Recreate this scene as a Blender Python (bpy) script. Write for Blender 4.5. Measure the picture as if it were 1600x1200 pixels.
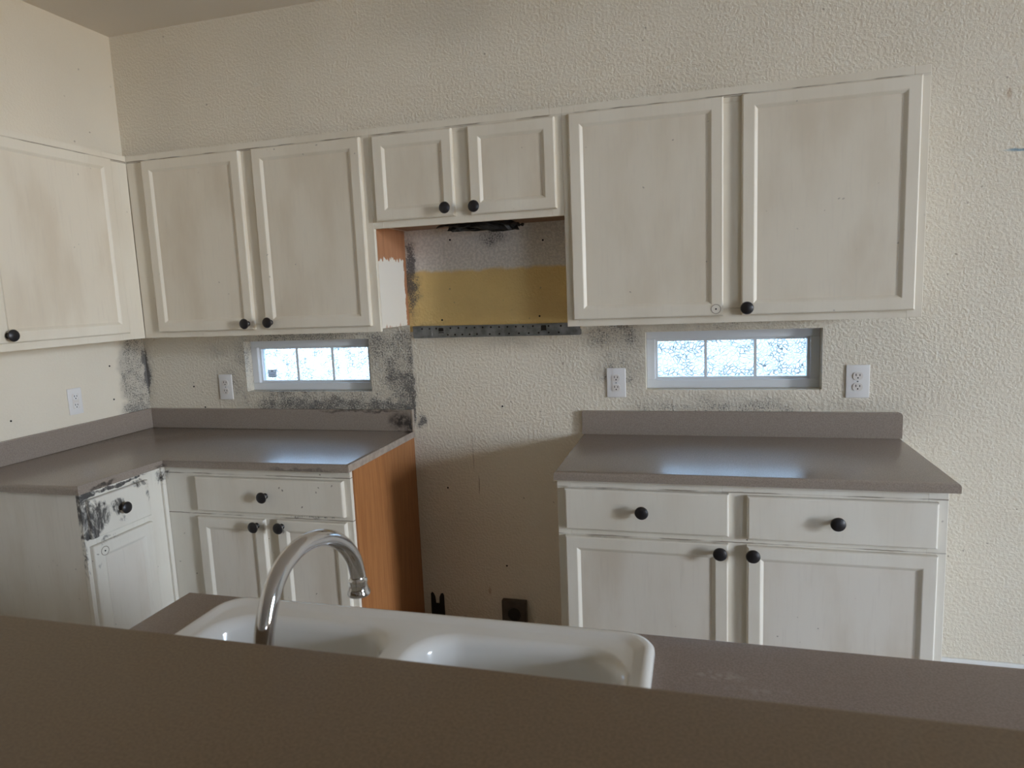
import bpy, bmesh, math, random
from mathutils import Vector, Matrix
random.seed(4)
scene = bpy.context.scene
for o in list(bpy.data.objects): bpy.data.objects.remove(o)
C = scene.collection

# ---------------------------------------------------------------- camera
cam_d = bpy.data.cameras.new('camera'); cam = bpy.data.objects.new('camera', cam_d); C.objects.link(cam)
yaw, pit, rol, F = -0.2702, -0.1340, -0.0416, 1060.6
fw = Vector((math.sin(yaw)*math.cos(pit), math.cos(yaw)*math.cos(pit), math.sin(pit)))
rt = Vector((math.cos(yaw), -math.sin(yaw), 0)); up = rt.cross(fw)
rx = math.cos(rol)*rt + math.sin(rol)*up; ux = -math.sin(rol)*rt + math.cos(rol)*up
cam.matrix_world = Matrix(((rx.x, ux.x, -fw.x, 2.8003), (rx.y, ux.y, -fw.y, -2.9204), (rx.z, ux.z, -fw.z, 1.6027), (0, 0, 0, 1)))
cam_d.sensor_width = 36; cam_d.lens = 36*F/1600; cam_d.clip_start = .02
cam_d.dof.use_dof = True; cam_d.dof.focus_distance = 2.7; cam_d.dof.aperture_fstop = 8.0
scene.camera = cam
# ---------------------------------------------------------------- world, daylight, exposure
w = bpy.data.worlds.new('sky'); scene.world = w; w.use_nodes = True
bg = w.node_tree.nodes['Background']; bg.inputs[0].default_value = (.44, .67, 1.0, 1); bg.inputs[1].default_value = 10.0
def area(name, loc, target, sx, sy, power, col, spread=180):
    l = bpy.data.lights.new(name, 'AREA'); l.shape = 'RECTANGLE'; l.size = sx; l.size_y = sy; l.energy = power; l.color = col
    l.spread = math.radians(spread)
    o = bpy.data.objects.new(name, l); C.objects.link(o); o.location = loc
    o.rotation_euler = (Vector(target)-Vector(loc)).to_track_quat('-Z', 'Z').to_euler(); return o
# daylight by the tall window on the right; fill by an added rear window
area('skylight_through_tall_window', (14.10, -5.15, 2.90), (1.4, -1.2, -.6), 1.70, 1.65, 52, (.78, .87, 1.0), 38)
area('ground_light_through_tall_window', (14.10, -5.15, 1.20), (1.5, -1.2, 3.3), 1.70, 1.65, 29, (1, .82, .58), 44)
area('fill_light_at_added_rear_window', (9.7, -9.10, 1.45), (4.0, 0, 1.3), 2.6, 1.9, 90, (1, .82, .62))  # fill lamp out of view, added to brighten the fronts
scene.view_settings.view_transform = 'Standard'; scene.view_settings.look = 'None'
scene.view_settings.gamma = 1; scene.view_settings.use_curve_mapping = False
scene.view_settings.exposure = 0.10

# ---------------------------------------------------------------- dimensions
CT = .974           # worktop height
TH = .031           # worktop edge
DL = .649           # worktop depth
XG0, XG1 = 1.5068, 2.3089   # stove gap
XR1 = 3.5677
ZT, ZB, ZO = 2.2844, 1.4611, 1.886   # upper cabinets: top, underside, underside over the stove
XU1, XU2, XU3 = 1.5115, 2.3097, 3.537
DU, XF = .2997, .3034
YE = -1.052
H = 2.933
BAR = 1.22
XW, YW, HG, XK = 14.0, -9.0, 5.2, 5.6   # far walls of the room

# ---------------------------------------------------------------- materials
class NT:
    def __init__(s, name):
        s.m = bpy.data.materials.new(name); s.m.use_nodes = True; s.t = s.m.node_tree
        s.b = s.t.nodes['Principled BSDF']
    def n(s, typ, ins=None, **attrs):
        nd = s.t.nodes.new(typ)
        for k, v in attrs.items(): setattr(nd, k, v)
        for k, v in (ins or {}).items(): s.set(nd.inputs[k], v)
        return nd
    def set(s, sock, v):
        if isinstance(v, bpy.types.NodeSocket): s.t.links.new(v, sock)
        elif isinstance(v, (tuple, list)) and len(v) == 3 and sock.type == 'RGBA': sock.default_value = (*v, 1)
        else: sock.default_value = v
    def math(s, op, a, b=0.0, clamp=False):
        return s.n('ShaderNodeMath', {0: a, 1: b}, operation=op, use_clamp=clamp).outputs[0]
    def mix(s, f, a, b):
        nd = s.n('ShaderNodeMix', data_type='RGBA'); s.set(nd.inputs[0], f); s.set(nd.inputs[6], a); s.set(nd.inputs[7], b); return nd.outputs[2]
    def vm(s, op, a, b):
        nd = s.n('ShaderNodeVectorMath', {0: a, 1: b}, operation=op); return nd.outputs['Value'] if op in ('LENGTH', 'DOT_PRODUCT') else nd.outputs[0]
    def pos(s): return s.n('ShaderNodeNewGeometry').outputs['Position']
    def noise(s, vec, scale, detail=2, rough=.5, col=False):
        nd = s.n('ShaderNodeTexNoise', {'Vector': vec, 'Scale': scale, 'Detail': detail, 'Roughness': rough}); return nd.outputs['Color' if col else 'Fac']
    def ramp(s, v, a, b, lo=0.0, hi=1.0):
        return s.n('ShaderNodeMapRange', {0: v, 1: a, 2: b, 3: lo, 4: hi}, interpolation_type='SMOOTHSTEP', clamp=True).outputs[0]
    def warp(s, p, scale, amt):
        c = s.noise(p, scale, 3, col=True); return s.vm('ADD', p, s.vm('MULTIPLY', s.vm('SUBTRACT', c, (.5, .5, .5)), (amt, amt, amt)))
    def blob(s, p, c, r, soft=.6):
        q = s.vm('DIVIDE', s.vm('SUBTRACT', p, c), r)
        l = s.n('ShaderNodeVectorMath', {0: q}, operation='LENGTH').outputs['Value']
        return s.ramp(l, 1.0, 1-soft)
    def blobs(s, p, lst):
        out = None
        for c, r, soft, amt in lst:
            b = s.math('MULTIPLY', s.blob(p, c, r, soft), amt)
            out = b if out is None else s.math('MAXIMUM', out, b)
        return out
    def sep(s, p): return s.n('ShaderNodeSeparateXYZ', {0: p}).outputs
    def bump(s, h, strength, dist):
        s.set(s.b.inputs['Normal'], s.n('ShaderNodeBump', {'Height': h, 'Strength': strength, 'Distance': dist}).outputs[0])
    def fin(s, col, rough=.5, spec=.5, metal=0.0):
        s.set(s.b.inputs['Base Color'], col); s.set(s.b.inputs['Roughness'], rough)
        s.set(s.b.inputs['Specular IOR Level'], spec); s.b.inputs['Metallic'].default_value = metal
        return s.m

BIG = 9.0
WALLC = (.775, .71, .59)
def wall_material(name, molds, extra=False, tex=1.0, specks=True, hz=.50):
    t = NT(name); p = t.pos(); wp = t.warp(p, 9, .09)
    big = t.noise(p, 1.3, 3); col = t.mix(t.ramp(big, .35, .7), WALLC, tuple(c*.94 for c in WALLC))
    grain = t.noise(p, 150, 2, .6); tx = t.noise(p, 85, 2, .55)
    if extra:
        x, y, z = t.sep(t.warp(p, 14, .035)); x0, _, z0 = t.sep(p)
        inx = t.math('MULTIPLY', t.math('GREATER_THAN', x0, XU1), t.math('LESS_THAN', x0, XU2+.002))
        zone = t.math('MULTIPLY', inx, t.math('MULTIPLY', t.math('GREATER_THAN', z0, 1.44), t.math('LESS_THAN', z0, ZO+.03)))
        raw = t.mix(t.ramp(tx, .35, .65), (.68, .62, .55), (.84, .77, .69))
        yel = t.mix(t.ramp(t.noise(p, 5, 3), .3, .75), (.82, .585, .235), (.73, .52, .22))
        zc = t.mix(t.ramp(z, 1.700, 1.722), yel, raw)
        col = t.mix(zone, col, zc)
        drip = t.blobs(t.warp(p, 6, .02), [((1.79, 0, .87), (.0035, BIG, .11), .6, .5), ((1.81, 0, .72), (.003, BIG, .06), .6, .8)])
        col = t.mix(drip, col, (.33, .25, .17))
        st = t.blobs(t.warp(p, 20, .01), [((1.84, 0, .20), (.010, BIG, .028), .7, .6), ((3.875, 0, 2.235), (.012, BIG, .030), .8, .55)])
        col = t.mix(st, col, (.45, .30, .18))
        blue = t.blobs(t.warp(p, 40, .012), [((3.915, 0, 2.036), (.060, BIG, .008), .8, .8)])
        col = t.mix(blue, col, (.12, .28, .40))
    wp = t.warp(wp, 28, .035)
    dens = t.blobs(wp, molds)
    if extra:      # grey bloom over the whole patch of wall round the slit windows, cut off where the stove stood
        wx, wy, wz = t.sep(wp); vx = t.sep(t.warp(p, 18, .012))[0]; big2 = t.ramp(t.noise(p, 7, 3), .3, .7, .55, 1.0)
        for x0, x1, z0, z1, sl, sr, amt, sharp in ((.40, 1.528, .98, 1.52, .25, .018, .66, True), (1.15, 1.528, .98, 1.42, .30, .018, .80, True), (.45, 1.528, .98, 1.20, .22, .018, .84, True), (2.33, 2.62, 1.16, 1.54, .10, .10, .66, False), (2.42, 3.45, .98, 1.18, .15, .25, .56, False)):
            xx = vx if sharp else wx
            m = t.math('MULTIPLY', t.ramp(wx, x0, x0+sl), t.ramp(xx, x1, x1-sr))
            m = t.math('MULTIPLY', m, t.math('MULTIPLY', t.ramp(wz, z0, z0+.05), t.ramp(wz, z1, z1-.10)))
            dens = t.math('MAXIMUM', dens, t.math('MULTIPLY', t.math('MULTIPLY', m, big2), amt))
    g2 = t.math('ADD', t.math('MULTIPLY', t.noise(p, 150, 3, .65), .75), t.math('MULTIPLY', t.noise(p, 24, 3), .25))
    sp = t.ramp(t.math('ADD', g2, t.math('MULTIPLY', dens, .50)), .66, .92)
    f = t.math('MULTIPLY', t.math('MAXIMUM', t.math('MULTIPLY', sp, t.ramp(dens, .02, .5)), t.math('MULTIPLY', dens, hz)), .9, True)
    col = t.mix(f, col, (.085, .085, .09))
    if specks:
        s1 = t.n('ShaderNodeTexVoronoi', {'Vector': t.warp(p, 30, .02), 'Scale': 16}).outputs['Distance']
        rnd = t.noise(p, 2.2, 2)
        m = t.math('MULTIPLY', t.ramp(s1, .085, .05), t.ramp(rnd, .52, .60))
        col = t.mix(t.math('MULTIPLY', m, .55), col, (.22, .17, .12))
    t.bump(t.math('ADD', t.ramp(tx, .36, .66), t.math('MULTIPLY', grain, .15)), .36*tex, .005)
    return t.fin(col, .62, .35)

M = {}
M['wall_back'] = wall_material('textured_wall_paint_with_mould', [
    ((0.0, 0, 1.27), (.07, BIG, .26), .9, .60), ((.0, 0, 1.27), (.03, BIG, .22), .8, .95),
    ((.46, 0, 1.37), (.16, BIG, .07), .9, .40), ((.52, 0, 1.20), (.16, BIG, .18), .9, .50),
    ((1.0, 0, 1.09), (.64, BIG, .10), .8, .72), ((.95, 0, 1.44), (.65, BIG, .07), .8, .58),
    ((1.49, 0, 1.16), (.05, BIG, .20), .95, .82), ((1.48, 0, 1.08), (.07, BIG, .06), .9, .95), ((.60, 0, 1.28), (.05, BIG, .16), .9, .45),
    ((1.54, 0, 1.01), (.04, BIG, .06), .95, .85), ((1.535, 0, 1.70), (.05, BIG, .30), .8, .85), ((1.60, 0, 1.47), (.10, BIG, .03), .8, .45),
    ((1.93, 0, 1.86), (.12, BIG, .07), .9, .62), ((2.0, 0, 1.385), (.20, BIG, .05), .9, .38),
    ((2.42, 0, 1.40), (.16, BIG, .10), .7, .52), ((2.50, 0, 1.28), (.12, BIG, .18), .9, .46), ((2.95, 0, 1.09), (.55, BIG, .085), .8, .52),
    ((2.9, 0, 1.45), (.55, BIG, .05), .8, .42), ((1.75, 0, 2.80), (.45, BIG, .20), .9, .22), ((3.35, 0, 1.09), (.35, BIG, .06), .9, .36), ((3.232, 0, 1.10), (.004, BIG, .035), .5, .7)], extra=True)
M['wall_left'] = wall_material('smoother_wall_paint_with_mould', [
    ((0, -.05, 1.27), (BIG, .155, .30), .35, .58), ((0, 0, 1.27), (BIG, .05, .26), .8, .95), ((0, -.10, 1.09), (BIG, .14, .06), .6, .70)], tex=.35, hz=.66)
M['wall_plain'] = wall_material('plain_wall_paint', [((0, 5, 0), (.1, .1, .1), .5, 0.0)], tex=.6, specks=False)

def simple(name, col, rough=.5, metal=0, spec=.5, var=0.0, scale=8):
    t = NT(name); p = t.pos()
    c = t.mix(t.ramp(t.noise(p, scale, 3), .3, .7), col, tuple(x*(1-var) for x in col)) if var else (*col, 1)
    return t.fin(c, rough, spec, metal)
t = NT('ceiling_paint'); t.bump(t.noise(t.pos(), 60, 3), .25, .004); M['ceiling'] = t.fin((.80, .74, .66, 1), .8, .2)
t = NT('floor_tile'); p = t.pos()
br = t.n('ShaderNodeTexBrick', {'Vector': p, 'Color1': (.52, .45, .385), 'Color2': (.48, .42, .36), 'Mortar': (.2, .17, .14), 'Scale': 1.6, 'Mortar Size': .012}, offset=0.0)
M['floor'] = t.fin(br.outputs[0], .45)

def cabinet_paint(name, col=(.765, .705, .59), shade_grime_lines=(), grime=(), speck=.5, streak=.5):
    t = NT(name); p = t.pos()
    ps = t.vm('MULTIPLY', p, (1, 1, .35))
    c = t.mix(t.ramp(t.noise(ps, 6, 4), .38, .72, 0, streak), col, tuple(a*b for a, b in zip(col, (.86, .82, .77))))
    fine = t.noise(t.vm('MULTIPLY', p, (1, 1, .08)), 90, 3)
    c = t.mix(t.ramp(fine, .5, .8, 0, .22*streak), c, (.55, .49, .42))
    v = t.n('ShaderNodeTexVoronoi', {'Vector': t.warp(p, 25, .03), 'Scale': 22}).outputs['Distance']
    m = t.math('MULTIPLY', t.ramp(v, .10, .05), t.ramp(t.noise(p, 5, 2), .54, .62))
    c = t.mix(t.math('MULTIPLY', m, speck), c, (.12, .09, .07))
    if shade_grime_lines:  # dark lines over the door tops: painted shade of the gap, plus grime
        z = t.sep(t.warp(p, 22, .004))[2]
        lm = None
        for zz, hw in shade_grime_lines:
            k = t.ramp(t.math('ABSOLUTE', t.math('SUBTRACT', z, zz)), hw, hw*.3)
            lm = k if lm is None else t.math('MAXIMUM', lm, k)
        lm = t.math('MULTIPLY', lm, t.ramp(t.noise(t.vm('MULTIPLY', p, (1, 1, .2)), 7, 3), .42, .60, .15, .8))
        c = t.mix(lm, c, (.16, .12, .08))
    if grime:
        d = t.blobs(t.warp(p, 16, .05), grime)
        sw = t.noise(t.warp(t.vm('MULTIPLY', p, (1, 1, .5)), 12, .12), 55, 4, .7)
        k = t.ramp(t.math('ADD', sw, t.math('MULTIPLY', d, .42)), .62, .94)
        c = t.mix(t.math('MULTIPLY', t.math('MULTIPLY', k, t.ramp(d, .02, .4)), .93), c, (.035, .033, .035))
    t.bump(fine, .06, .002)
    return t.fin(c, .42, .45)
M['upper'] = cabinet_paint('cream_cabinet_paint', shade_grime_lines=((2.2575, .0035), (2.2525, .002)))
M['panel_paint'] = cabinet_paint('cream_panel_paint', col=(.745, .675, .555), streak=.8)
M['base_panel'] = cabinet_paint('worn_base_panel_paint', col=(.74, .69, .61), streak=1.0, speck=.7)
M['base'] = cabinet_paint('worn_base_cabinet_paint', col=(.77, .73, .645), shade_grime_lines=((.9115, .003), (.738, .003)), speck=.8,
    grime=[((1.32, -.62, .745), (.16, .1, .010), .5, .5), ((1.19, -.64, .69), (.02, .1, .03), .7, .6), ((.62, -.62, .9), (.04, .06, .06), .8, .6)])
M['leg'] = cabinet_paint('soot_smeared_cabinet_paint', col=(.77, .73, .645), shade_grime_lines=(), speck=.6, grime=[
    ((.63, -.975, .84), (.1, .085, .085), .5, .86), ((.63, -.995, .78), (.1, .035, .03), .5, 1.0), ((.63, -.875, .85), (.1, .04, .045), .5, .8),
    ((.63, -.86, .79), (.1, .03, .025), .8, .55), ((.63, -.755, .90), (.1, .06, .022), .6, .62), ((.63, -.73, .85), (.1, .018, .05), .7, .55),
    ((.62, -.86, .926), (.1, .22, .010), .5, .95), ((.62, -1.02, .88), (.1, .022, .10), .6, .95), ((.62, -1.02, .70), (.1, .018, .16), .8, .5),
    ((.62, -.99, .925), (.1, .06, .02), .5, 1.0), ((.62, -.63, .90), (.1, .05, .06), .7, .66), ((.63, -.93, .735), (.1, .09, .016), .8, .50), ((.63, -.98, .65), (.1, .03, .04), .9, .35)])

def oak(name, a, b, rough=.45):
    t = NT(name); p = t.pos()
    q = t.vm('MULTIPLY', t.warp(p, 3, .03), (1, 1, .06))
    n1 = t.noise(q, 60, 4, .6); n2 = t.noise(t.vm('MULTIPLY', p, (1, 1, .02)), 260, 2)
    c = t.mix(t.ramp(n1, .35, .68), a, b); c = t.mix(t.ramp(n2, .55, .75, 0, .35), c, tuple(x*.6 for x in b))
    return t, p, c, rough
t, p, c, r = oak('raw_oak_veneer', (.41, .175, .062), (.33, .13, .044)); M['oak'] = t.fin(c, r)
t, p, c, r = oak('hood_soffit_wood', (.34, .21, .13), (.27, .16, .10)); M['soffit'] = t.fin(c, .6)
# side panel beside the hood opening: bare wood above, brushed cream paint below
t, p, c, r = oak('half_painted_side_panel', (.46, .22, .11), (.38, .17, .08))
pw = t.vm('MULTIPLY', p, (1, 1, .12)); z = t.math('ADD', t.sep(p)[2], t.ramp(t.noise(pw, 55, 3), .3, .7, -.012, .014))
y = t.math('ADD', t.sep(p)[1], t.ramp(t.noise(p, 60, 3), .3, .7, -.006, .006))
k = t.math('MULTIPLY', t.ramp(z, 1.770, 1.766), t.ramp(y, -.026, -.030))
k = t.math('MULTIPLY', k, t.ramp(t.math('ADD', z, t.ramp(t.noise(p, 25, 3), .4, .7, -.012, .02)), 1.462, 1.476, .35, 1))
M['half'] = t.fin(t.mix(k, c, (.77, .73, .65)), .45)

def laminate(name, a, b, grime=(), rough=.22, light=()):
    t = NT(name); p = t.pos()
    n1 = t.noise(p, 300, 2, .6); n3 = t.noise(p, 3, 2)
    c = t.mix(t.ramp(n1, .32, .68), a, b)
    c = t.mix(t.ramp(n3, .3, .8, 0, .15), c, tuple(x*.85 for x in a))
    if grime:
        d = t.blobs(t.warp(p, 20, .05), grime); c = t.mix(t.math('MULTIPLY', t.math('MULTIPLY', d, t.ramp(t.noise(p, 40, 4, .7), .25, .6)), .95), c, (.02, .018, .018))
    if light:
        d = t.blobs(t.warp(p, 30, .035), light); c = t.mix(t.math('MULTIPLY', d, t.ramp(t.noise(p, 70, 3), .45, .65)), c, (.40, .34, .30))
    return t.fin(c, rough, .55)
LA, LB_ = (.262, .215, .178), (.338, .282, .238)
M['laminate'] = laminate('taupe_speckled_laminate', LA, LB_)
M['laminate_dirty'] = laminate('taupe_laminate_with_soot', LA, LB_, grime=[((1.46, -.02, 1.02), (.10, .05, .06), .7, .95), ((1.50, -.02, .99), (.05, .06, .05), .5, 1), ((1.25, -.02, 1.07), (.30, .05, .012), .6, .7),
    ((1.30, -.65, .945), (.20, .03, .012), .6, .6), ((.66, -.95, .95), (.03, .08, .015), .5, .85), ((.62, -.66, .955), (.06, .05, .012), .6, .8), ((1.51, -.35, .955), (.03, .25, .008), .6, .6)])
M['laminate_island'] = laminate('brown_speckled_laminate', (.23, .172, .147), (.31, .24, .205), rough=.36, light=[((2.83, -1.85, CT), (.06, .02, .1), .8, .75), ((2.88, -1.88, CT), (.10, .012, .1), .8, .4)])
M['laminate_bar'] = laminate('brown_bar_laminate', (.185, .125, .070), (.245, .170, .100), rough=.5)
M['edge'] = simple('worn_counter_end_cap', (.40, .33, .27), .5, var=.25, scale=40)

M['knob'] = simple('dark_bronze_knob', (.022, .021, .024), .38, .3)
M['knob_ring'] = simple('worn_bronze_rim', (.10, .085, .07), .4, .6)
M['ring_mark'] = simple('knob_outline_grime', (.36, .31, .25), .6)
M['hole'] = simple('dark_hole', (.015, .013, .012), .9)
M['chrome'] = simple('polished_chrome', (.64, .64, .66), .07, 1.0)
t = NT('white_enamel'); p = t.pos(); d = t.blobs(t.warp(p, 12, .03), [((2.64, -1.83, CT), (.06, .06, .05), .8, .45), ((2.24, -1.86, CT-.02), (.05, .05, .06), .8, .4)])
c = t.mix(t.math('MULTIPLY', d, t.noise(p, 30, 3)), (.80, .79, .76), (.50, .43, .28)); M['enamel'] = t.fin(c, .13, .6); M['enamel'].node_tree.nodes['Principled BSDF'].inputs['Coat Weight'].default_value = .3
M['plate'] = simple('white_plastic_plate', (.78, .77, .76), .35)
M['plate_old'] = simple('cream_plastic_insert', (.74, .70, .66), .4)
M['vinyl'] = simple('white_vinyl_frame', (.72, .74, .76), .35)
M['zinc'] = simple('grimy_galvanised_steel', (.30, .31, .31), .45, .55, var=.5, scale=25)
M['black'] = simple('black_metal', (.02, .02, .02), .5, .3)
M['duct'] = simple('sooty_torn_duct', (.05, .05, .05), .45, .6, var=.6, scale=30)
M['range_box'] = simple('brown_range_socket', (.075, .06, .048), .5, var=.3, scale=30)
t = NT('grey_window_sticker'); tr = t.n('ShaderNodeBsdfTransparent'); t.b.inputs['Base Color'].default_value = (.55, .6, .66, 1)
mx = t.n('ShaderNodeMixShader', {0: .72, 1: tr.outputs[0], 2: t.b.outputs[0]}); t.t.links.new(mx.outputs[0], t.t.nodes['Material Output'].inputs[0]); M['sticker'] = t.m
M['ink'] = simple('sticker_print', (.08, .09, .11), .6)
M['baseboard'] = simple('white_baseboard_paint', (.80, .80, .79), .4)
M['concrete'] = simple('outside_ground', (.45, .42, .38), .9, var=.2)
# stucco on the house next door
t = NT('coarse_white_stucco'); p = t.pos()
v = t.n('ShaderNodeTexVoronoi', {'Vector': t.warp(p, 9, .10), 'Scale': 30}, feature='DISTANCE_TO_EDGE').outputs['Distance']
k = t.math('MULTIPLY', t.ramp(v, .07, .015), t.ramp(t.noise(p, 9, 3), .46, .56))
h = t.ramp(v, 0, .2); t.bump(h, .8, .03)
M['stucco'] = t.fin(t.mix(k, (.84, .83, .82), (.10, .10, .10)), .9, .2)
# window glass: clear pane with a faint surface reflection
t = NT('window_glass'); tr = t.n('ShaderNodeBsdfTransparent', {0: (.93, .96, .98)}); gl = t.n('ShaderNodeBsdfGlossy', {'Roughness': .02})
mx = t.n('ShaderNodeMixShader', {0: t.n('ShaderNodeFresnel', {0: 1.35}).outputs[0], 1: tr.outputs[0], 2: gl.outputs[0]})
t.t.links.new(mx.outputs[0], t.t.nodes['Material Output'].inputs[0]); M['glass'] = t.m

# ---------------------------------------------------------------- mesh helpers
ORG = {}
def box(bm, x0, x1, y0, y1, z0, z1, bev=0, seg=2):
    vs = [bm.verts.new((x, y, z)) for x in (x0, x1) for y in (y0, y1) for z in (z0, z1)]
    fs = [bm.faces.new([vs[i] for i in f]) for f in ((0, 1, 3, 2), (4, 6, 7, 5), (0, 4, 5, 1), (2, 3, 7, 6), (0, 2, 6, 4), (1, 5, 7, 3))]
    if bev:
        es = list({e for f in fs for e in f.edges})
        bmesh.ops.bevel(bm, geom=es, offset=bev, segments=seg, profile=.6, affect='EDGES')
    return bm
def boxm(*a, **k): return box(bmesh.new(), *a, **k)
def lathe(prof, axis='y', n=20, c=(0, 0, 0)):
    """prof: (distance along axis, radius); axis '-y' points to the viewer side of a front"""
    bm = bmesh.new(); rings = []
    for d, r in prof:
        ring = []
        for i in range(n):
            a = 2*math.pi*i/n; u, v = r*math.cos(a), r*math.sin(a)
            P = (u, -d, v) if axis == '-y' else (u, v, d)
            ring.append(bm.verts.new((P[0]+c[0], P[1]+c[1], P[2]+c[2])))
        rings.append(ring)
    for a, b in zip(rings, rings[1:]):
        for i in range(n): bm.faces.new((a[i], a[(i+1) % n], b[(i+1) % n], b[i]))
    bm.faces.new(rings[0]); bm.faces.new(rings[-1]); return bm
def prism(pts, y0, y1):
    bm = bmesh.new(); a = [bm.verts.new((x, y0, z)) for x, z in pts]; b = [bm.verts.new((x, y1, z)) for x, z in pts]
    bm.faces.new(a); bm.faces.new(b[::-1]); n = len(pts)
    for i in range(n): bm.faces.new((a[i], b[i], b[(i+1) % n], a[(i+1) % n]))
    return bm
def tube(pts, r, n=16, caps=True):
    bm = bmesh.new(); rings = []; prev = None
    for i, P in enumerate(pts):
        P = Vector(P); T = (Vector(pts[min(i+1, len(pts)-1)])-Vector(pts[max(i-1, 0)])).normalized()
        ref = Vector((1, 0, 0)) if prev is None else prev
        if abs(T.dot(ref)) > .95: ref = Vector((0, 1, 0))
        A = (ref-T*ref.dot(T)).normalized(); B = T.cross(A); prev = A
        rr = r[i] if isinstance(r, (list, tuple)) else r
        rings.append([bm.verts.new(P+A*rr*math.cos(2*math.pi*k/n)+B*rr*math.sin(2*math.pi*k/n)) for k in range(n)])
    for a, b in zip(rings, rings[1:]):
        for k in range(n): bm.faces.new((a[k], a[(k+1) % n], b[(k+1) % n], b[k]))
    if caps: bm.faces.new(rings[0]); bm.faces.new(rings[-1])
    return bm
def spline(P, k=8):
    P = [Vector(p) for p in P]; Q = [2*P[0]-P[1]]+P+[2*P[-1]-P[-2]]; out = []
    for i in range(1, len(Q)-2):
        for j in range(k):
            t = j/k; a, b, c, d = Q[i-1:i+3]
            out.append(.5*((2*b)+(c-a)*t+(2*a-5*b+4*c-d)*t*t+(3*b-a-3*c+d)*t**3))
    return out+[P[-1]]
def obj(name, bm, mat, parent=None, smooth=False, angle=40):
    bmesh.ops.recalc_face_normals(bm, faces=bm.faces)
    lo = Vector([min(v.co[i] for v in bm.verts) for i in range(3)]); hi = Vector([max(v.co[i] for v in bm.verts) for i in range(3)])
    c = (lo+hi)/2; c.z = lo.z
    bmesh.ops.translate(bm, verts=bm.verts, vec=-c)
    me = bpy.data.meshes.new(name); bm.to_mesh(me); bm.free()
    me.materials.append(M[mat] if isinstance(mat, str) else mat)
    if smooth:
        for p in me.polygons: p.use_smooth = True
        me.set_sharp_from_angle(angle=math.radians(angle))
    o = bpy.data.objects.new(name, me); C.objects.link(o); ORG[o] = c
    if parent is not None: o.parent = parent; o.location = c-ORG[parent]
    else: o.location = c
    return o
def root(name, loc, rz=0):
    o = bpy.data.objects.new(name, None); C.objects.link(o); o.empty_display_size = .1
    o.location = loc; o.rotation_euler = (0, 0, rz); ORG[o] = Matrix.Rotation(-rz, 3, 'Z') @ Vector(loc); return o
def tag(o, label=None, cat=None, group=None, kind=None):
    for k, v in (('label', label), ('category', cat), ('group', group), ('kind', kind)):
        if v: o[k] = v
    return o

# ---------------------------------------------------------------- room shell
WIN = [(.606, 1.297, 1.162, 1.414), (2.585, 3.278, 1.166, 1.413)]   # x0,x1,z0,z1 of the two slit windows
WT = .16
def wall_with_holes(name, u0, u1, z0, z1, holes, place, mat):
    us = sorted({u0, u1, *[h[0] for h in holes], *[h[1] for h in holes]}); zs = sorted({z0, z1, *[h[2] for h in holes], *[h[3] for h in holes]})
    bm = bmesh.new()
    def inside(a, b): return any(h[0] < a < h[1] and h[2] < b < h[3] for h in holes)
    V = {}
    def vert(u, d, z):
        k = (u, d, z)
        if k not in V: V[k] = bm.verts.new(place(u, d, z))
        return V[k]
    solid = {(i, j): not inside((us[i]+us[i+1])/2, (zs[j]+zs[j+1])/2) for i in range(len(us)-1) for j in range(len(zs)-1)}
    for (i, j), s in solid.items():
        if not s: continue
        a, b, c, d = us[i], us[i+1], zs[j], zs[j+1]
        bm.faces.new([vert(a, 0, c), vert(b, 0, c), vert(b, 0, d), vert(a, 0, d)]); bm.faces.new([vert(a, WT, c), vert(a, WT, d), vert(b, WT, d), vert(b, WT, c)])
        for (di, dj), (p, q) in {(-1, 0): ((a, c), (a, d)), (1, 0): ((b, c), (b, d)), (0, -1): ((a, c), (b, c)), (0, 1): ((a, d), (b, d))}.items():
            if not solid.get((i+di, j+dj), False):
                bm.faces.new([vert(p[0], 0, p[1]), vert(q[0], 0, q[1]), vert(q[0], WT, q[1]), vert(p[0], WT, p[1])])
    return tag(obj(name, bm, mat), kind='structure')
wall_back = wall_with_holes('wall_back', 0, XW, 0, HG, WIN, lambda u, d, z: (u, d, z), 'wall_back')
wall_left = wall_with_holes('wall_left', YW, 0, 0, H, [], lambda u, d, z: (-d, u, z), 'wall_left')
SIDE_W = (-6.05, -4.25, .32, 3.78); ADDED_REAR_W = (8.35, 11.05, .45, 2.45)
wall_with_holes('wall_right', YW, 0, 0, HG, [SIDE_W], lambda u, d, z: (XW+d, u, z), 'wall_plain')
wall_with_holes('wall_rear', 0, XW, 0, HG, [ADDED_REAR_W], lambda u, d, z: (u, YW-d, z), 'wall_plain')
tag(obj('floor', boxm(-WT, XW+WT, YW-WT, WT, -.1, 0), 'floor'), kind='structure')
tag(obj('ceiling', boxm(-WT, XK, YW, 0, H, H+.2), 'ceiling'), kind='structure')
tag(obj('wall_header', boxm(XK-.16, XK, YW, 0, H+.2, HG), 'wall_plain'), kind='structure')
tag(obj('ceiling_great_room', boxm(XK-.16, XW+WT, YW-WT, WT, HG, HG+.2), 'ceiling'), kind='structure')
tag(obj('baseboard_back', boxm(3.547, XW, -.013, 0, 0, .075, bev=.004), 'baseboard'), kind='structure')

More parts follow.
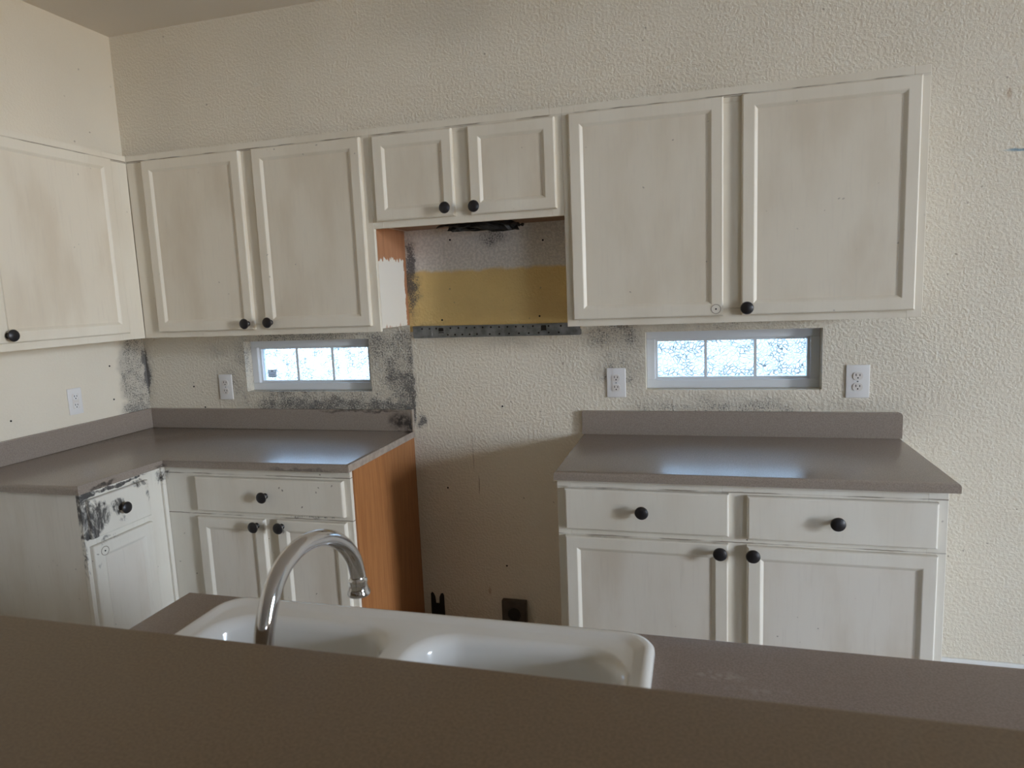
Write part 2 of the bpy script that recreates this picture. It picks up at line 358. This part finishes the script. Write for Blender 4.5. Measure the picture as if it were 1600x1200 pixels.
def window(name, u0, u1, z0, z1, d0, place, nm, label, fw=.036):
    r = root(name, place((u0+u1)/2, d0, z0)); tag(r, label, kind='structure')
    def P(a, b, d, e, z, zz):
        p, q = place(a, d, z), place(b, e, zz); return [min(p[0], q[0]), max(p[0], q[0]), min(p[1], q[1]), max(p[1], q[1]), min(p[2], q[2]), max(p[2], q[2])]
    for a, b, c, d in ((u0, u1, z0, z0+fw), (u0, u1, z1-fw, z1), (u0, u0+fw, z0+fw, z1-fw), (u1-fw, u1, z0+fw, z1-fw)):
        obj('frame_bar', boxm(*P(a, b, d0, d0+.06, c, d), bev=.003), 'vinyl', r)
    for a, b, c, d in ((u0+fw, u1-fw, z0+fw, z0+fw+.010), (u0+fw, u1-fw, z1-fw-.010, z1-fw), (u0+fw, u0+fw+.010, z0+fw+.01, z1-fw-.01), (u1-fw-.010, u1-fw, z0+fw+.01, z1-fw-.01)):
        obj('sash_bar', boxm(*P(a, b, d0+.018, d0+.05, c, d)), 'vinyl', r)
    a, b = u0+fw+.01, u1-fw-.01; c, d = z0+fw+.01, z1-fw-.01; W = (b-a)/nm
    for i in range(nm):
        obj('pane', boxm(*P(a+i*W, a+(i+1)*W, d0+.034, d0+.038, c, d)), 'glass', r)
        if i: obj('muntin', boxm(*P(a+i*W-.006, a+i*W+.006, d0+.026, d0+.033, c, d), bev=.002), 'vinyl', r)
    return r
bk = lambda u, d, z: (u, d, z)
w1 = window('window_1', *WIN[0][:2], *WIN[0][2:], .055, bk, 3, 'slit window with three panes beside the corner, left of the stove gap')
w2 = window('window_2', *WIN[1][:2], *WIN[1][2:], .055, bk, 3, 'slit window with three panes above the right worktop')
window('window_4', *SIDE_W, .03, lambda u, d, z: (XW+d, u, z), 1, 'tall living room window letting in the daylight', .05)
window('added_rear_window', *ADDED_REAR_W, .05, lambda u, d, z: (u, YW-d, z), 3, 'wide unseen rear window added behind the camera for fill light', .05)  # unseen opening added to house the rear fill lamp
st = obj('sticker', boxm(.672, .722, .0865, .0885, 1.222, 1.262), 'sticker', w1)
for i, (a, b) in enumerate(((.690, .704), (.676, .716), (.676, .712), (.676, .716))):
    z = 1.252-i*.009; obj('print_line', boxm(a, b, .0858, .0864, z, z+(.005 if i == 0 else .0025)), 'ink', st)
# outside: neighbour's stucco wall and the ground between the houses
tag(obj('neighbour_wall', boxm(-4, 15, 3.2, 3.4, -.1, 2.9), 'stucco'), 'white stucco wall of the house next door, seen through the windows', 'wall', kind='structure')
tag(obj('ground_outside', boxm(-6, 16, WT, 3.2, -.2, -.1), 'concrete'), 'pale bare ground between the two houses', 'ground', kind='structure')

# ---------------------------------------------------------------- cabinet pieces
def knob(parent, x, z, yf):
    k = obj('knob', lathe([(0, .012), (.004, .011), (.007, .0075), (.016, .007), (.020, .012), (.0235, .0205), (.027, .0222), (.031, .0212), (.0345, .016), (.0365, .009), (.0372, .003)], '-y', 24, (x, yf, z)), 'knob', parent, True)
    obj('knob_rim', lathe([(.0262, .0212), (.0258, .0227), (.0272, .0231), (.0284, .0222), (.0284, .0205)], '-y', 24, (x, yf, z)), 'knob_ring', k, True)
def knob_hole(parent, x, z, yf):
    h = obj('knob_mark', lathe([(0, .0180), (.0010, .0180), (.0010, .0158), (.0003, .0155), (.0003, .002)], '-y', 28, (x, yf, z)), 'ring_mark', parent, True, 20)
    obj('bare_paint', lathe([(0, .0150), (.0006, .0150), (.0006, .002)], '-y', 24, (x, yf, z)), 'base', h)
    obj('screw_hole', lathe([(0, .0032), (.0014, .0032), (.0014, .0005)], '-y', 10, (x, yf, z)), 'hole', h)
def door(parent, x0, x1, z0, z1, yb, mat='upper', pmat='panel_paint', t=.020, fwid=.043, kn=None, hole=None):
    """frame of a recessed-panel door: back face at yb, front towards -y"""
    yf = yb-t; bm = bmesh.new()
    def ring(i, y): return [bm.verts.new(p) for p in ((x0+i, y, z0+i), (x1-i, y, z0+i), (x1-i, y, z1-i), (x0+i, y, z1-i))]
    R = [ring(0, yb), ring(0, yf+.005), ring(.0018, yf+.0018), ring(.005, yf), ring(fwid-.003, yf), ring(fwid, yf+.001), ring(fwid+.004, yf+.004), ring(fwid+.010, yf+.0085), ring(fwid+.010, yb-.004), ring(fwid+.010, yb)]
    for a, b in zip(R, R[1:]):
        for i in range(4): bm.faces.new((a[i], a[(i+1) % 4], b[(i+1) % 4], b[i]))
    a, b = R[-1], R[0]
    for i in range(4): bm.faces.new((a[i], a[(i+1) % 4], b[(i+1) % 4], b[i]))
    d = obj('door', bm, mat, parent)
    f = fwid+.009
    obj('panel', boxm(x0+f, x1-f, yf+.0085, yb-.002, z0+f, z1-f), pmat, d)
    if kn: knob(d, *kn, yf)
    if hole: knob_hole(d, *hole, yf)
    return d
def drawer(parent, x0, x1, z0, z1, yb, kn, mat='base', t=.020):
    yf = yb-t; bm = bmesh.new()
    def ring(i, y): return [bm.verts.new(p) for p in ((x0+i, y, z0+i), (x1-i, y, z0+i), (x1-i, y, z1-i), (x0+i, y, z1-i))]
    R = [ring(0, yb), ring(0, yf+.006), ring(.002, yf+.002), ring(.006, yf)]
    for a, b in zip(R, R[1:]):
        for i in range(4): bm.faces.new((a[i], a[(i+1) % 4], b[(i+1) % 4], b[i]))
    bm.faces.new(R[0]); bm.faces.new(R[-1])
    d = obj('drawer_front', bm, mat, parent); knob(d, *kn, yf); return d
def carcass(r, x0, x1, yf, z0, z1, mat='upper', left='upper', right='upper', bottom='upper', yb=-.001, toe=0, top=True):
    """panels behind the face frame; yf = back of the face frame"""
    tt = .016
    obj('side_panel', boxm(x0, x0+tt, yf, yb, z0, z1), left, r); obj('side_panel', boxm(x1-tt, x1, yf, yb, z0, z1), right, r)
    obj('back_panel', boxm(x0+tt, x1-tt, yb-.006, yb, z0+toe, z1), mat, r)
    if bottom: obj('bottom_panel', boxm(x0+tt, x1-tt, yf, yb-.006, z0+toe, z0+toe+tt), bottom, r)
    if top: obj('top_panel', boxm(x0+tt, x1-tt, yf, yb-.006, z1-tt, z1), mat, r)
    if toe: obj('toe_kick', boxm(x0+tt, x1-tt, yf+.06, yf+.075, z0, z0+toe), 'black', r)
def bars(r, yf, stiles, rails, mat='upper', t=.018):
    for a, b, c, d in stiles: obj('face_frame_stile', boxm(a, b, yf, yf+t, c, d, bev=.0012, seg=1), mat, r)
    for a, b, c, d in rails: obj('face_frame_rail', boxm(a, b, yf, yf+t, c, d), mat, r)

# ---- upper cabinets on the back wall
ZD0, ZD1 = 1.487, 2.2525
yf = -DU
r = root('wall_cabinet', (.906, -.15, ZB))
tag(r, 'cream two-door wall cabinet above the slit window in the corner', 'cabinet', 'cream upper cabinets')
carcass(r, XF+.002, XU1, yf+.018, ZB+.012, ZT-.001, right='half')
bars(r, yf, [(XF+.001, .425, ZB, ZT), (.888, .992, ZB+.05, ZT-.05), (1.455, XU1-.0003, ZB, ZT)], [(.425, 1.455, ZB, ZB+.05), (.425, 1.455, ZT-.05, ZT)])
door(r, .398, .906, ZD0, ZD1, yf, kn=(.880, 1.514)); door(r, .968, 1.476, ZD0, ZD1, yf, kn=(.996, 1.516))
r = root('wall_cabinet', ((XU1+XU2)/2, -.15, ZO))
tag(r, 'short cream two-door wall cabinet over the empty stove gap', 'cabinet', 'cream upper cabinets')
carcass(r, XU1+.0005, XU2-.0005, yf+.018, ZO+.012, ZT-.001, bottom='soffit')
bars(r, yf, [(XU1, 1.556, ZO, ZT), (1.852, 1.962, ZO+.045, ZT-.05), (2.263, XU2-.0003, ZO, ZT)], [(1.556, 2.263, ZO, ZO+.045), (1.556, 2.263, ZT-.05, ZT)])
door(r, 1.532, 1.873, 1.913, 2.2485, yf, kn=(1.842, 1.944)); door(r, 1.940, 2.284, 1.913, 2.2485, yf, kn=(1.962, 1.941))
r = root('wall_cabinet', ((XU2+XU3)/2, -.15, ZB))
tag(r, 'wide cream two-door wall cabinet above the right slit window, one knob missing', 'cabinet', 'cream upper cabinets')
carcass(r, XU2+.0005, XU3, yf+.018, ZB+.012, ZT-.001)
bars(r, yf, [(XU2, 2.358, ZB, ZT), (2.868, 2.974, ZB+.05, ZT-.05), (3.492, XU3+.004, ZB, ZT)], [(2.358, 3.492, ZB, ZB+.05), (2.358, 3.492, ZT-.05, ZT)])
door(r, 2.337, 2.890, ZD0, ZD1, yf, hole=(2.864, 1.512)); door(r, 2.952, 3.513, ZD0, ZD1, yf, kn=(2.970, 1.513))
obj('side_screw', tube([(XU3, -.16, 1.655), (XU3+.012, -.16, 1.656), (XU3+.0122, -.16, 1.656), (XU3+.015, -.16, 1.656)], [.0018, .0018, .004, .004], 8), 'black', r)
# ---- upper cabinet on the left wall (frame turned: along = +y, front = +x)
r = root('wall_cabinet', (.15, -.68, ZB), math.pi/2)
tag(r, 'cream single-door wall cabinet on the left wall, cut by the picture edge', 'cabinet', 'cream upper cabinets')
yl = -XF; u0, u1 = YE-.01, -DU-.001
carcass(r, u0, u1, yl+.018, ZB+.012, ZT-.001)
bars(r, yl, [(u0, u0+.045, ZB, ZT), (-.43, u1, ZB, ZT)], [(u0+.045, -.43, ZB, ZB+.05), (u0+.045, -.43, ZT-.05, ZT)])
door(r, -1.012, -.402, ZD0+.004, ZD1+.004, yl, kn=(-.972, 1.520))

# ---- base cabinets
yb = -.614; ZU = CT-TH; ZC = ZU-.0015      # face of the frames, underside of the worktops
r = root('base_cabinet', (1.05, -.3, 0))
tag(r, 'worn cream base cabinet with bare oak side next to the stove gap', 'cabinet', 'cream base cabinets')
carcass(r, .56, 1.4995, yb+.018, 0, ZC-.001, mat='base', left='base', right='oak', bottom='base', toe=.1, top=False)
bars(r, yb, [(.596, .800, .1, ZC), (1.080, 1.172, .14, .728), (1.440, 1.493, .1, ZC)], [(.800, 1.440, ZC-.045, ZC), (.800, 1.440, .728, .768), (.800, 1.440, .1, .14)], 'base')
drawer(r, .784, 1.465, .756, .902, yb, (1.118, .832))
door(r, .778, 1.097, .125, .729, yb, 'base', 'base_panel', kn=(1.066, .706)); door(r, 1.158, 1.467, .125, .733, yb, 'base', 'base_panel', kn=(1.182, .708))
r = root('base_cabinet', (2.93, -.3, 0))
tag(r, 'wide cream base cabinet with two drawers and two doors under the right worktop', 'cabinet', 'cream base cabinets')
carcass(r, 2.3145, 3.543, yb+.018, 0, ZC-.001, mat='base', left='base', right='base', bottom='base', toe=.1, top=False)
bars(r, yb, [(2.3125, 2.362, .1, ZC), (2.875, 2.978, .1, ZC), (3.490, 3.546, .1, ZC)], [(2.362, 2.875, ZC-.045, ZC), (2.362, 2.875, .722, .772), (2.362, 2.875, .1, .14), (2.978, 3.490, ZC-.045, ZC), (2.978, 3.490, .722, .772), (2.978, 3.490, .1, .14)], 'base')
drawer(r, 2.342, 2.897, .761, .909, yb, (2.612, .840)); drawer(r, 2.955, 3.516, .756, .905, yb, (3.226, .832))
door(r, 2.340, 2.895, .125, .735, yb, 'base', 'base_panel', kn=(2.868, .710)); door(r, 2.955, 3.519, .125, .733, yb, 'base', 'base_panel', kn=(2.972, .709))
# short leg of the L along the left wall
r = root('base_cabinet', (.3, -.83, 0), math.pi/2)
tag(r, 'narrow cream base cabinet with soot-smeared drawer in the left corner', 'cabinet', 'cream base cabinets')
yl = -.614; u0, u1 = -1.020, -.6155
carcass(r, u0, u1, yl+.018, 0, ZC-.001, mat='leg', left='base_panel', right='leg', bottom='base', toe=.1, top=False)
bars(r, yl, [(u0, u0+.05, .1, ZC), (-.740, u1, .1, ZC)], [(u0+.05, -.740, ZC-.045, ZC), (u0+.05, -.740, .728, .768), (u0+.05, -.740, .1, .14)], 'leg')
drawer(r, -1.000, -.716, .757, .908, yl, (-.862, .838), 'leg')
door(r, -1.004, -.716, .125, .731, yl, 'leg', 'base_panel', hole=(-.958, .699), fwid=.046)
obj('corner_bead', boxm(-.634, -.6155, yl-.012, yl, .1, ZC-.002, bev=.003), 'leg', r)

# ---- worktops
def slab(outline, z0, z1, bev=.012):
    """plan outline (x,y) extruded, upper rim rounded"""
    bm = bmesh.new(); a = [bm.verts.new((x, y, z0)) for x, y in outline]; b = [bm.verts.new((x, y, z1)) for x, y in outline]; n = len(outline)
    bm.faces.new(a[::-1]); f = bm.faces.new(b)
    for i in range(n): bm.faces.new((a[i], a[(i+1) % n], b[(i+1) % n], b[i]))
    if bev: bmesh.ops.bevel(bm, geom=list(f.edges), offset=bev, segments=4, profile=.5, affect='EDGES')
    return bm
r = root('worktop', (.4, -.4, ZU))
tag(r, 'taupe L-shaped laminate worktop with backsplash in the left corner', 'worktop')
obj('top', slab([(.001, YE), (DL, YE), (DL, -DL), (XG0-.004, -DL), (XG0-.004, -.001), (.001, -.001)], ZU, CT), 'laminate_dirty', r, True, 30)
obj('end_cap', boxm(XG0-.004, XG0, -DL+.004, -.001, ZU, CT-.001, bev=.0012), 'edge', r)
b = obj('backsplash', boxm(.021, XG0-.006, -.021, -.001, CT, CT+.102, bev=.003), 'laminate_dirty', r); obj('backsplash_end', boxm(XG0-.006, XG0, -.022, -.001, CT, CT+.103, bev=.001), 'edge', b)
obj('backsplash', boxm(.001, .021, YE, -.001, CT, CT+.102, bev=.003), 'laminate_dirty', r)
r = root('worktop', (2.94, -.32, ZU))
tag(r, 'taupe laminate worktop with backsplash on the right base cabinet', 'worktop')
obj('top', slab([(XG1, -DL), (XR1, -DL), (XR1, -.001), (XG1, -.001)], ZU, CT), 'laminate', r, True, 30)
bm = prism([(XG1, CT), (XR1, CT), (XR1, CT+.090), (XR1-.004, CT+.099), (XR1-.012, CT+.102), (XG1, CT+.102)], -.021, -.001); obj('backsplash', bm, 'laminate', r)

# ---------------------------------------------------------------- island with sink and raised bar
IX0, IX1, IY0, IY1 = 1.7043, 3.86, -2.345, -1.728
r = root('island_cabinet', (3.05, -2.05, 0)); tag(r, 'cream island base cabinet under the sink worktop', 'cabinet')
for x in (1.73, 2.80, 3.82): obj('side_panel', boxm(x, x+.016, -2.343, -1.775, 0, ZU-.001), 'base', r)
obj('back_panel', boxm(1.746, 3.82, -2.343, -2.337, .1, ZU-.001), 'base', r)
bars(r, -1.775, [(1.73, 1.80, .1, ZU-.001), (2.77, 2.84, .1, ZU-.001), (3.766, 3.836, .1, ZU-.001)], [(1.80, 2.77, .1, .14), (1.80, 2.77, ZU-.04, ZU-.001), (2.84, 3.766, .1, .14), (2.84, 3.766, ZU-.04, ZU-.001)], 'base', t=.018)
hx0, hx1, hy0, hy1 = 1.862, 2.700, -2.300, -1.782
bm = bmesh.new()
def ringv(z, q): return [bm.verts.new((x, y, z)) for x, y in q]
out = [(IX0, IY0), (IX1, IY0), (IX1, IY1), (IX0, IY1)]; inn = [(hx0, hy0), (hx1, hy0), (hx1, hy1), (hx0, hy1)]
A, B, Ci, Di = ringv(ZU, out), ringv(CT, out), ringv(CT, inn), ringv(ZU, inn); tops = []
for P, Q in ((A, B), (B, Ci), (Ci, Di), (Di, A)):
    for i in range(4): bm.faces.new((P[i], P[(i+1) % 4], Q[(i+1) % 4], Q[i]))
es = [e for e in bm.edges if all(v in B for v in e.verts)]
bmesh.ops.bevel(bm, geom=es, offset=.010, segments=4, profile=.5, affect='EDGES')
tag(obj('island_worktop', bm, 'laminate_island', None, True, 30), 'brown laminate island worktop holding the white sink', 'worktop')
r = root('bar_wall', (3.05, -2.40, 0)); tag(r, 'low cream half wall carrying the raised bar top', 'half wall', kind='structure')
obj('wall_core', boxm(1.55, 3.86, -2.455, -2.346, 0, BAR-.04), 'wall_plain', r)
tag(obj('bar_top', slab([(1.45, -2.76), (3.92, -2.76), (3.92, -2.298), (1.45, -2.294)], BAR-.04, BAR, .009), 'laminate_bar', None, True, 30), 'raised brown speckled bar top across the foreground', 'bar top')

# sink
def rrect(x0, x1, y0, y1, r, z, n=8):
    out = []
    for cx, cy, a0 in ((x1-r, y1-r, 0), (x0+r, y1-r, 90), (x0+r, y0+r, 180), (x1-r, y0+r, 270)):
        for i in range(n+1):
            a = math.radians(a0+90*i/n); out.append((cx+r*math.cos(a), cy+r*math.sin(a), z))
    return out
def loft(bm, loops):
    R = [[bm.verts.new(p) for p in L] for L in loops]
    for a, b in zip(R, R[1:]):
        n = len(a)
        for i in range(n): bm.faces.new((a[i], a[(i+1) % n], b[(i+1) % n], b[i]))
    return R
SX0, SX1, SY0, SY1 = 1.836, 2.727, -2.322, -1.754
r = root('double_sink', (2.28, -2.04, CT)); tag(r, 'white enamel double-bowl drop-in sink in the island', 'sink')
bm = bmesh.new(); g = lambda i, z, rr=.055: rrect(SX0+i, SX1-i, SY0+i, SY1-i, max(rr-i*.5, .02), CT+z)
R = loft(bm, [g(.002, .0005), g(0, .004), g(.001, .010), g(.005, .0145), g(.012, .0165), g(.019, .0155), g(.028, .0115), g(.036, .0100)])
rim = R[-1]
BY0, BY1 = -2.205, -1.812
def bowl(x0, x1):
    q = lambda i, z, rr=.085: rrect(x0+i, x1-i, BY0+i, BY1-i, max(rr-i*.3, .03), CT+z)
    L = loft(bm, [q(0, .0100), q(.004, .0092), q(.009, .006), q(.014, 0), q(.018, -.010), q(.030, -.13), q(.037, -.155), q(.052, -.170), q(.075, -.176), q(.13, -.180)])
    bm.faces.new(L[-1]); return L[0]
b1 = bowl(1.876, 2.266); b2 = bowl(2.296, 2.692)
es = []
for L in (rim, b1, b2):
    for i in range(len(L)): es.append(bm.edges.get((L[i], L[(i+1) % len(L)])))
bmesh.ops.triangle_fill(bm, use_beauty=True, edges=es)
obj('basin', bm, 'enamel', r, True, 50)
for x in (2.071, 2.494): obj('drain', lathe([(0, .045), (.003, .045), (.003, .036), (-.004, .03), (-.004, .002)], 'z', 24, (x, -2.01, CT-.1795)), 'chrome', r, True)
# faucet
r = root('faucet', (2.29, -2.262, CT+.010)); tag(r, 'polished chrome gooseneck kitchen faucet on the white sink', 'faucet')
obj('base', lathe([(0, .022), (.004, .022), (.010, .0205), (.03, .018), (.05, .0165), (.055, .0185), (.06, .0165), (.062, .012)], 'z', 28, (2.29, -2.262, CT+.0102)), 'chrome', r, True)
path = [(2.29, -2.262, CT+.07), (2.29, -2.260, 1.12), (2.29, -2.256, 1.19), (2.29, -2.239, 1.235), (2.29, -2.217, 1.262), (2.29, -2.185, 1.277), (2.29, -2.147, 1.280), (2.29, -2.100, 1.269), (2.29, -2.058, 1.244), (2.29, -2.030, 1.212), (2.29, -2.020, 1.182), (2.29, -2.0195, 1.172)]
sp = obj('spout', tube(spline(path), .0120, 24), 'chrome', r, True)
obj('aerator', lathe([(0, .0165), (.002, .0178), (.005, .0175), (.009, .0152), (.018, .0134), (.021, .0145), (.024, .0145), (.026, .0128), (.030, .0120)], 'z', 28, (2.29, -2.0195, 1.1475)), 'chrome', r, True)

# ---------------------------------------------------------------- small things on the walls
def rr_prism(cx, cz, w, h, rad, y0, y1, n=5):
    pts = [(x, y) for x, y, _ in rrect(cx-w/2, cx+w/2, cz-h/2, cz+h/2, rad, 0, n)]; return prism(pts, y0, y1)
def outlet(x0, x1, z0, z1, label, rz=0, decora=False):
    cx, cz = (x0+x1)/2, (z0+z1)/2
    loc = (cx, 0, z0) if rz == 0 else (0, cx, z0)
    r = root('wall_outlet', loc, rz); tag(r, label, 'outlet', 'white wall outlets'); s = (z1-z0)/.124
    obj('plate', boxm(x0, x1, -.0065, -.0003, z0, z1, bev=.003, seg=3), 'plate', r, True)
    if decora: ins = obj('insert', boxm(cx-.017*s, cx+.017*s, -.0085, -.006, cz-.035*s, cz+.035*s, bev=.001), 'plate_old', r)
    for k, dz in enumerate((.0205, -.0205)):
        zc = cz+dz*s
        f = obj('receptacle', rr_prism(cx, zc, .034*s if not decora else .028*s, .030*s, .0135*s, -.0095, -.006), 'plate' if decora else 'plate_old', r)
        for dx, hh in ((-.0065, .0085), (.0065, .0075)): obj('slot', boxm(cx+dx*s-.0014, cx+dx*s+.0014, -.0100, -.0094, zc, zc+hh*s), 'hole', f)
        obj('ground_hole', rr_prism(cx, zc-.007*s, .0052, .0055, .0024, -.0100, -.0094, 3), 'hole', f)
    if not decora: obj('plate_screw', lathe([(0, .003), (.0015, .003), (.002, .001)], '-y', 10, (cx, -.0063, cz)), 'zinc', r)
outlet(.445, .522, 1.122, 1.250, 'white duplex outlet between the corner and the left slit window')
outlet(2.418, 2.500, 1.134, 1.262, 'white duplex outlet just left of the right slit window')
outlet(3.364, 3.450, 1.133, 1.265, 'white duplex outlet right of the right slit window')
outlet(-.482, -.409, 1.124, 1.246, 'white outlet with rectangular insert on the left wall', math.pi/2, True)
# range socket and tip-over bracket low on the wall in the stove gap
r = root('range_socket', (1.963, 0, .055)); tag(r, 'dark square stove power socket low on the wall in the stove gap', 'socket')
obj('box', boxm(1.904, 2.022, -.030, -.0005, .055, .172, bev=.004), 'range_box', r)
obj('socket_face', lathe([(0, .031), (.004, .031), (.004, .026), (.0015, .025), (.0015, .002)], '-y', 28, (1.965, -.030, .108)), 'black', r, True)
pts = [(1.536, .0), (1.606, .0), (1.606, .160), (1.600, .171), (1.590, .168), (1.582, .150), (1.580, .118), (1.563, .118), (1.560, .150), (1.553, .166), (1.545, .174), (1.538, .165)]
r = root('anti_tip_bracket', (1.571, 0, 0)); tag(r, 'black two-pronged stove bracket fixed low on the wall beside the oak panel', 'bracket')
obj('prong_plate', prism(pts, -.004, -.0005), 'black', r); obj('foot_plate', boxm(1.536, 1.606, -.07, -.004, .0005, .004), 'black', r)
# microwave mounting rail
r = root('mounting_rail', (1.92, 0, 1.405)); tag(r, 'grimy perforated steel mounting rail across the wall above the stove gap', 'rail')
pl = obj('rail_plate', prism([(1.530, 1.466), (1.530, 1.418), (1.534, 1.412), (2.308, 1.409), (2.314, 1.413), (2.314, 1.431), (2.309, 1.437), (2.309, 1.4605), (1.535, 1.4665)], -.008, -.0008), 'zinc', r)
obj('top_flange', boxm(1.533, 2.309, -.018, -.008, 1.459, 1.463), 'zinc', pl); obj('bottom_flange', boxm(1.534, 2.306, -.014, -.008, 1.411, 1.414), 'zinc', pl)
obj('ridge', boxm(1.655, 2.10, -.0105, -.008, 1.436, 1.439), 'zinc', pl)
def clone(o, parent, loc):
    c = o.copy(); C.objects.link(c); c.parent = parent; c.location = loc; return c
h0 = None
for x, z in [(1.575, 1.453), (1.612, 1.453), (1.645, 1.453)]+[(1.714+.0385*i, 1.4535-.0002*i) for i in range(9)]+[(2.055, 1.452), (2.10, 1.452), (2.17, 1.451), (2.225, 1.450)]+[(1.70+.035*i, 1.423) for i in range(5)]+[(1.90+.045*i, 1.422) for i in range(8)]:
    if h0 is None: h0 = obj('rail_hole', lathe([(0, .0042), (.0006, .0042), (.0006, .0005)], '-y', 10, (x, -.008, z)), 'hole', r); base = Vector((x, 0, z)); l0 = h0.location.copy()
    else: clone(h0, r, l0+Vector((x, 0, z))-base)
for x in (1.668, 2.148): obj('hook_slot', rr_prism(x, 1.441, .024, .028, .005, -.0088, -.008), 'hole', r); obj('hook', boxm(x-.009, x+.011, -.016, -.008, 1.424, 1.432, bev=.002), 'zinc', r)
for x in (1.60, 2.262): obj('stamped_plate', boxm(x-.024, x+.024, -.0095, -.008, 1.420, 1.446, bev=.0006, seg=1), 'zinc', r)
# torn vent duct hanging from the underside of the short cabinet
r = root('torn_vent_duct', (1.94, -.19, ZO-.02)); tag(r, 'crumpled sooty vent duct end poking out under the short cabinet', 'vent duct')
bm = bmesh.new(); n = 36; rings = []
for j in range(5):
    ring = []
    for i in range(n):
        a = 2*math.pi*i/n; k = random.uniform(-1, 1)*(.004+.006*j/4)
        R_ = .085+.012*j/4; ring.append(bm.verts.new((1.935+(1.55*R_+k)*math.cos(a), -.165+(.8*R_+k)*math.sin(a), ZO+.0115-.007*j+random.uniform(-.003, .003)*(j > 0)-(.010 if j == 4 and math.cos(a) > .1 else 0))))
    rings.append(ring)
for a, b in zip(rings, rings[1:]):
    for i in range(n): bm.faces.new((a[i], a[(i+1) % n], b[(i+1) % n], b[i]))
bm.faces.new(rings[0]); dk = obj('duct_collar', bm, 'duct', r)
for x0, x1, y, dz in ((1.76, 1.86, -.235, .004), (2.02, 2.10, -.245, .014), (2.05, 2.12, -.20, .018)):
    bm = bmesh.new(); prev = None
    for i in range(9):
        x = x0+(x1-x0)*i/8; zz = ZO-.004-dz*(i/8 if x0 > 1.9 else 1-i/8)+random.uniform(-.004, .004)
        cur = [bm.verts.new((x, y+random.uniform(-.004, .004), zz)), bm.verts.new((x, y+.025, zz+.012)), bm.verts.new((x, y+.026, zz+.0135)), bm.verts.new((x, y-.001, zz+.0025))]
        if prev:
            for k in range(4): bm.faces.new((prev[k], prev[(k+1) % 4], cur[(k+1) % 4], cur[k]))
        else: bm.faces.new(cur)
        prev = cur
    bm.faces.new(prev); obj('torn_foil', bm, 'duct', dk)
# screw holes left in the walls
hole = None
for x, z in [(1.942, 1.092), (1.656, .700), (1.930, .332), (1.673, 1.491), (1.731, 1.847), (2.156, 1.821), (2.130, 1.495), (.286, 1.189), (.343, 1.081), (3.60, 1.60), (3.62, 1.75)]:
    if hole is None: hole = obj('screw_hole', lathe([(0, .0045), (.0006, .0045), (.0006, .0005)], '-y', 10, (x, 0, z)), 'hole', wall_back); hb = Vector((x, 0, z)); hl = hole.location.copy()
    else: clone(hole, wall_back, hl+Vector((x, 0, z))-hb)
lh = None
for y, z in [(-.229, 1.325), (-.226, 1.158), (-.757, 1.152)]:
    o = hole.copy(); C.objects.link(o); o.parent = wall_left; o.rotation_euler = (0, 0, math.pi/2)
    o.location = Vector((.0003, y, z-.0045))-ORG[wall_left]
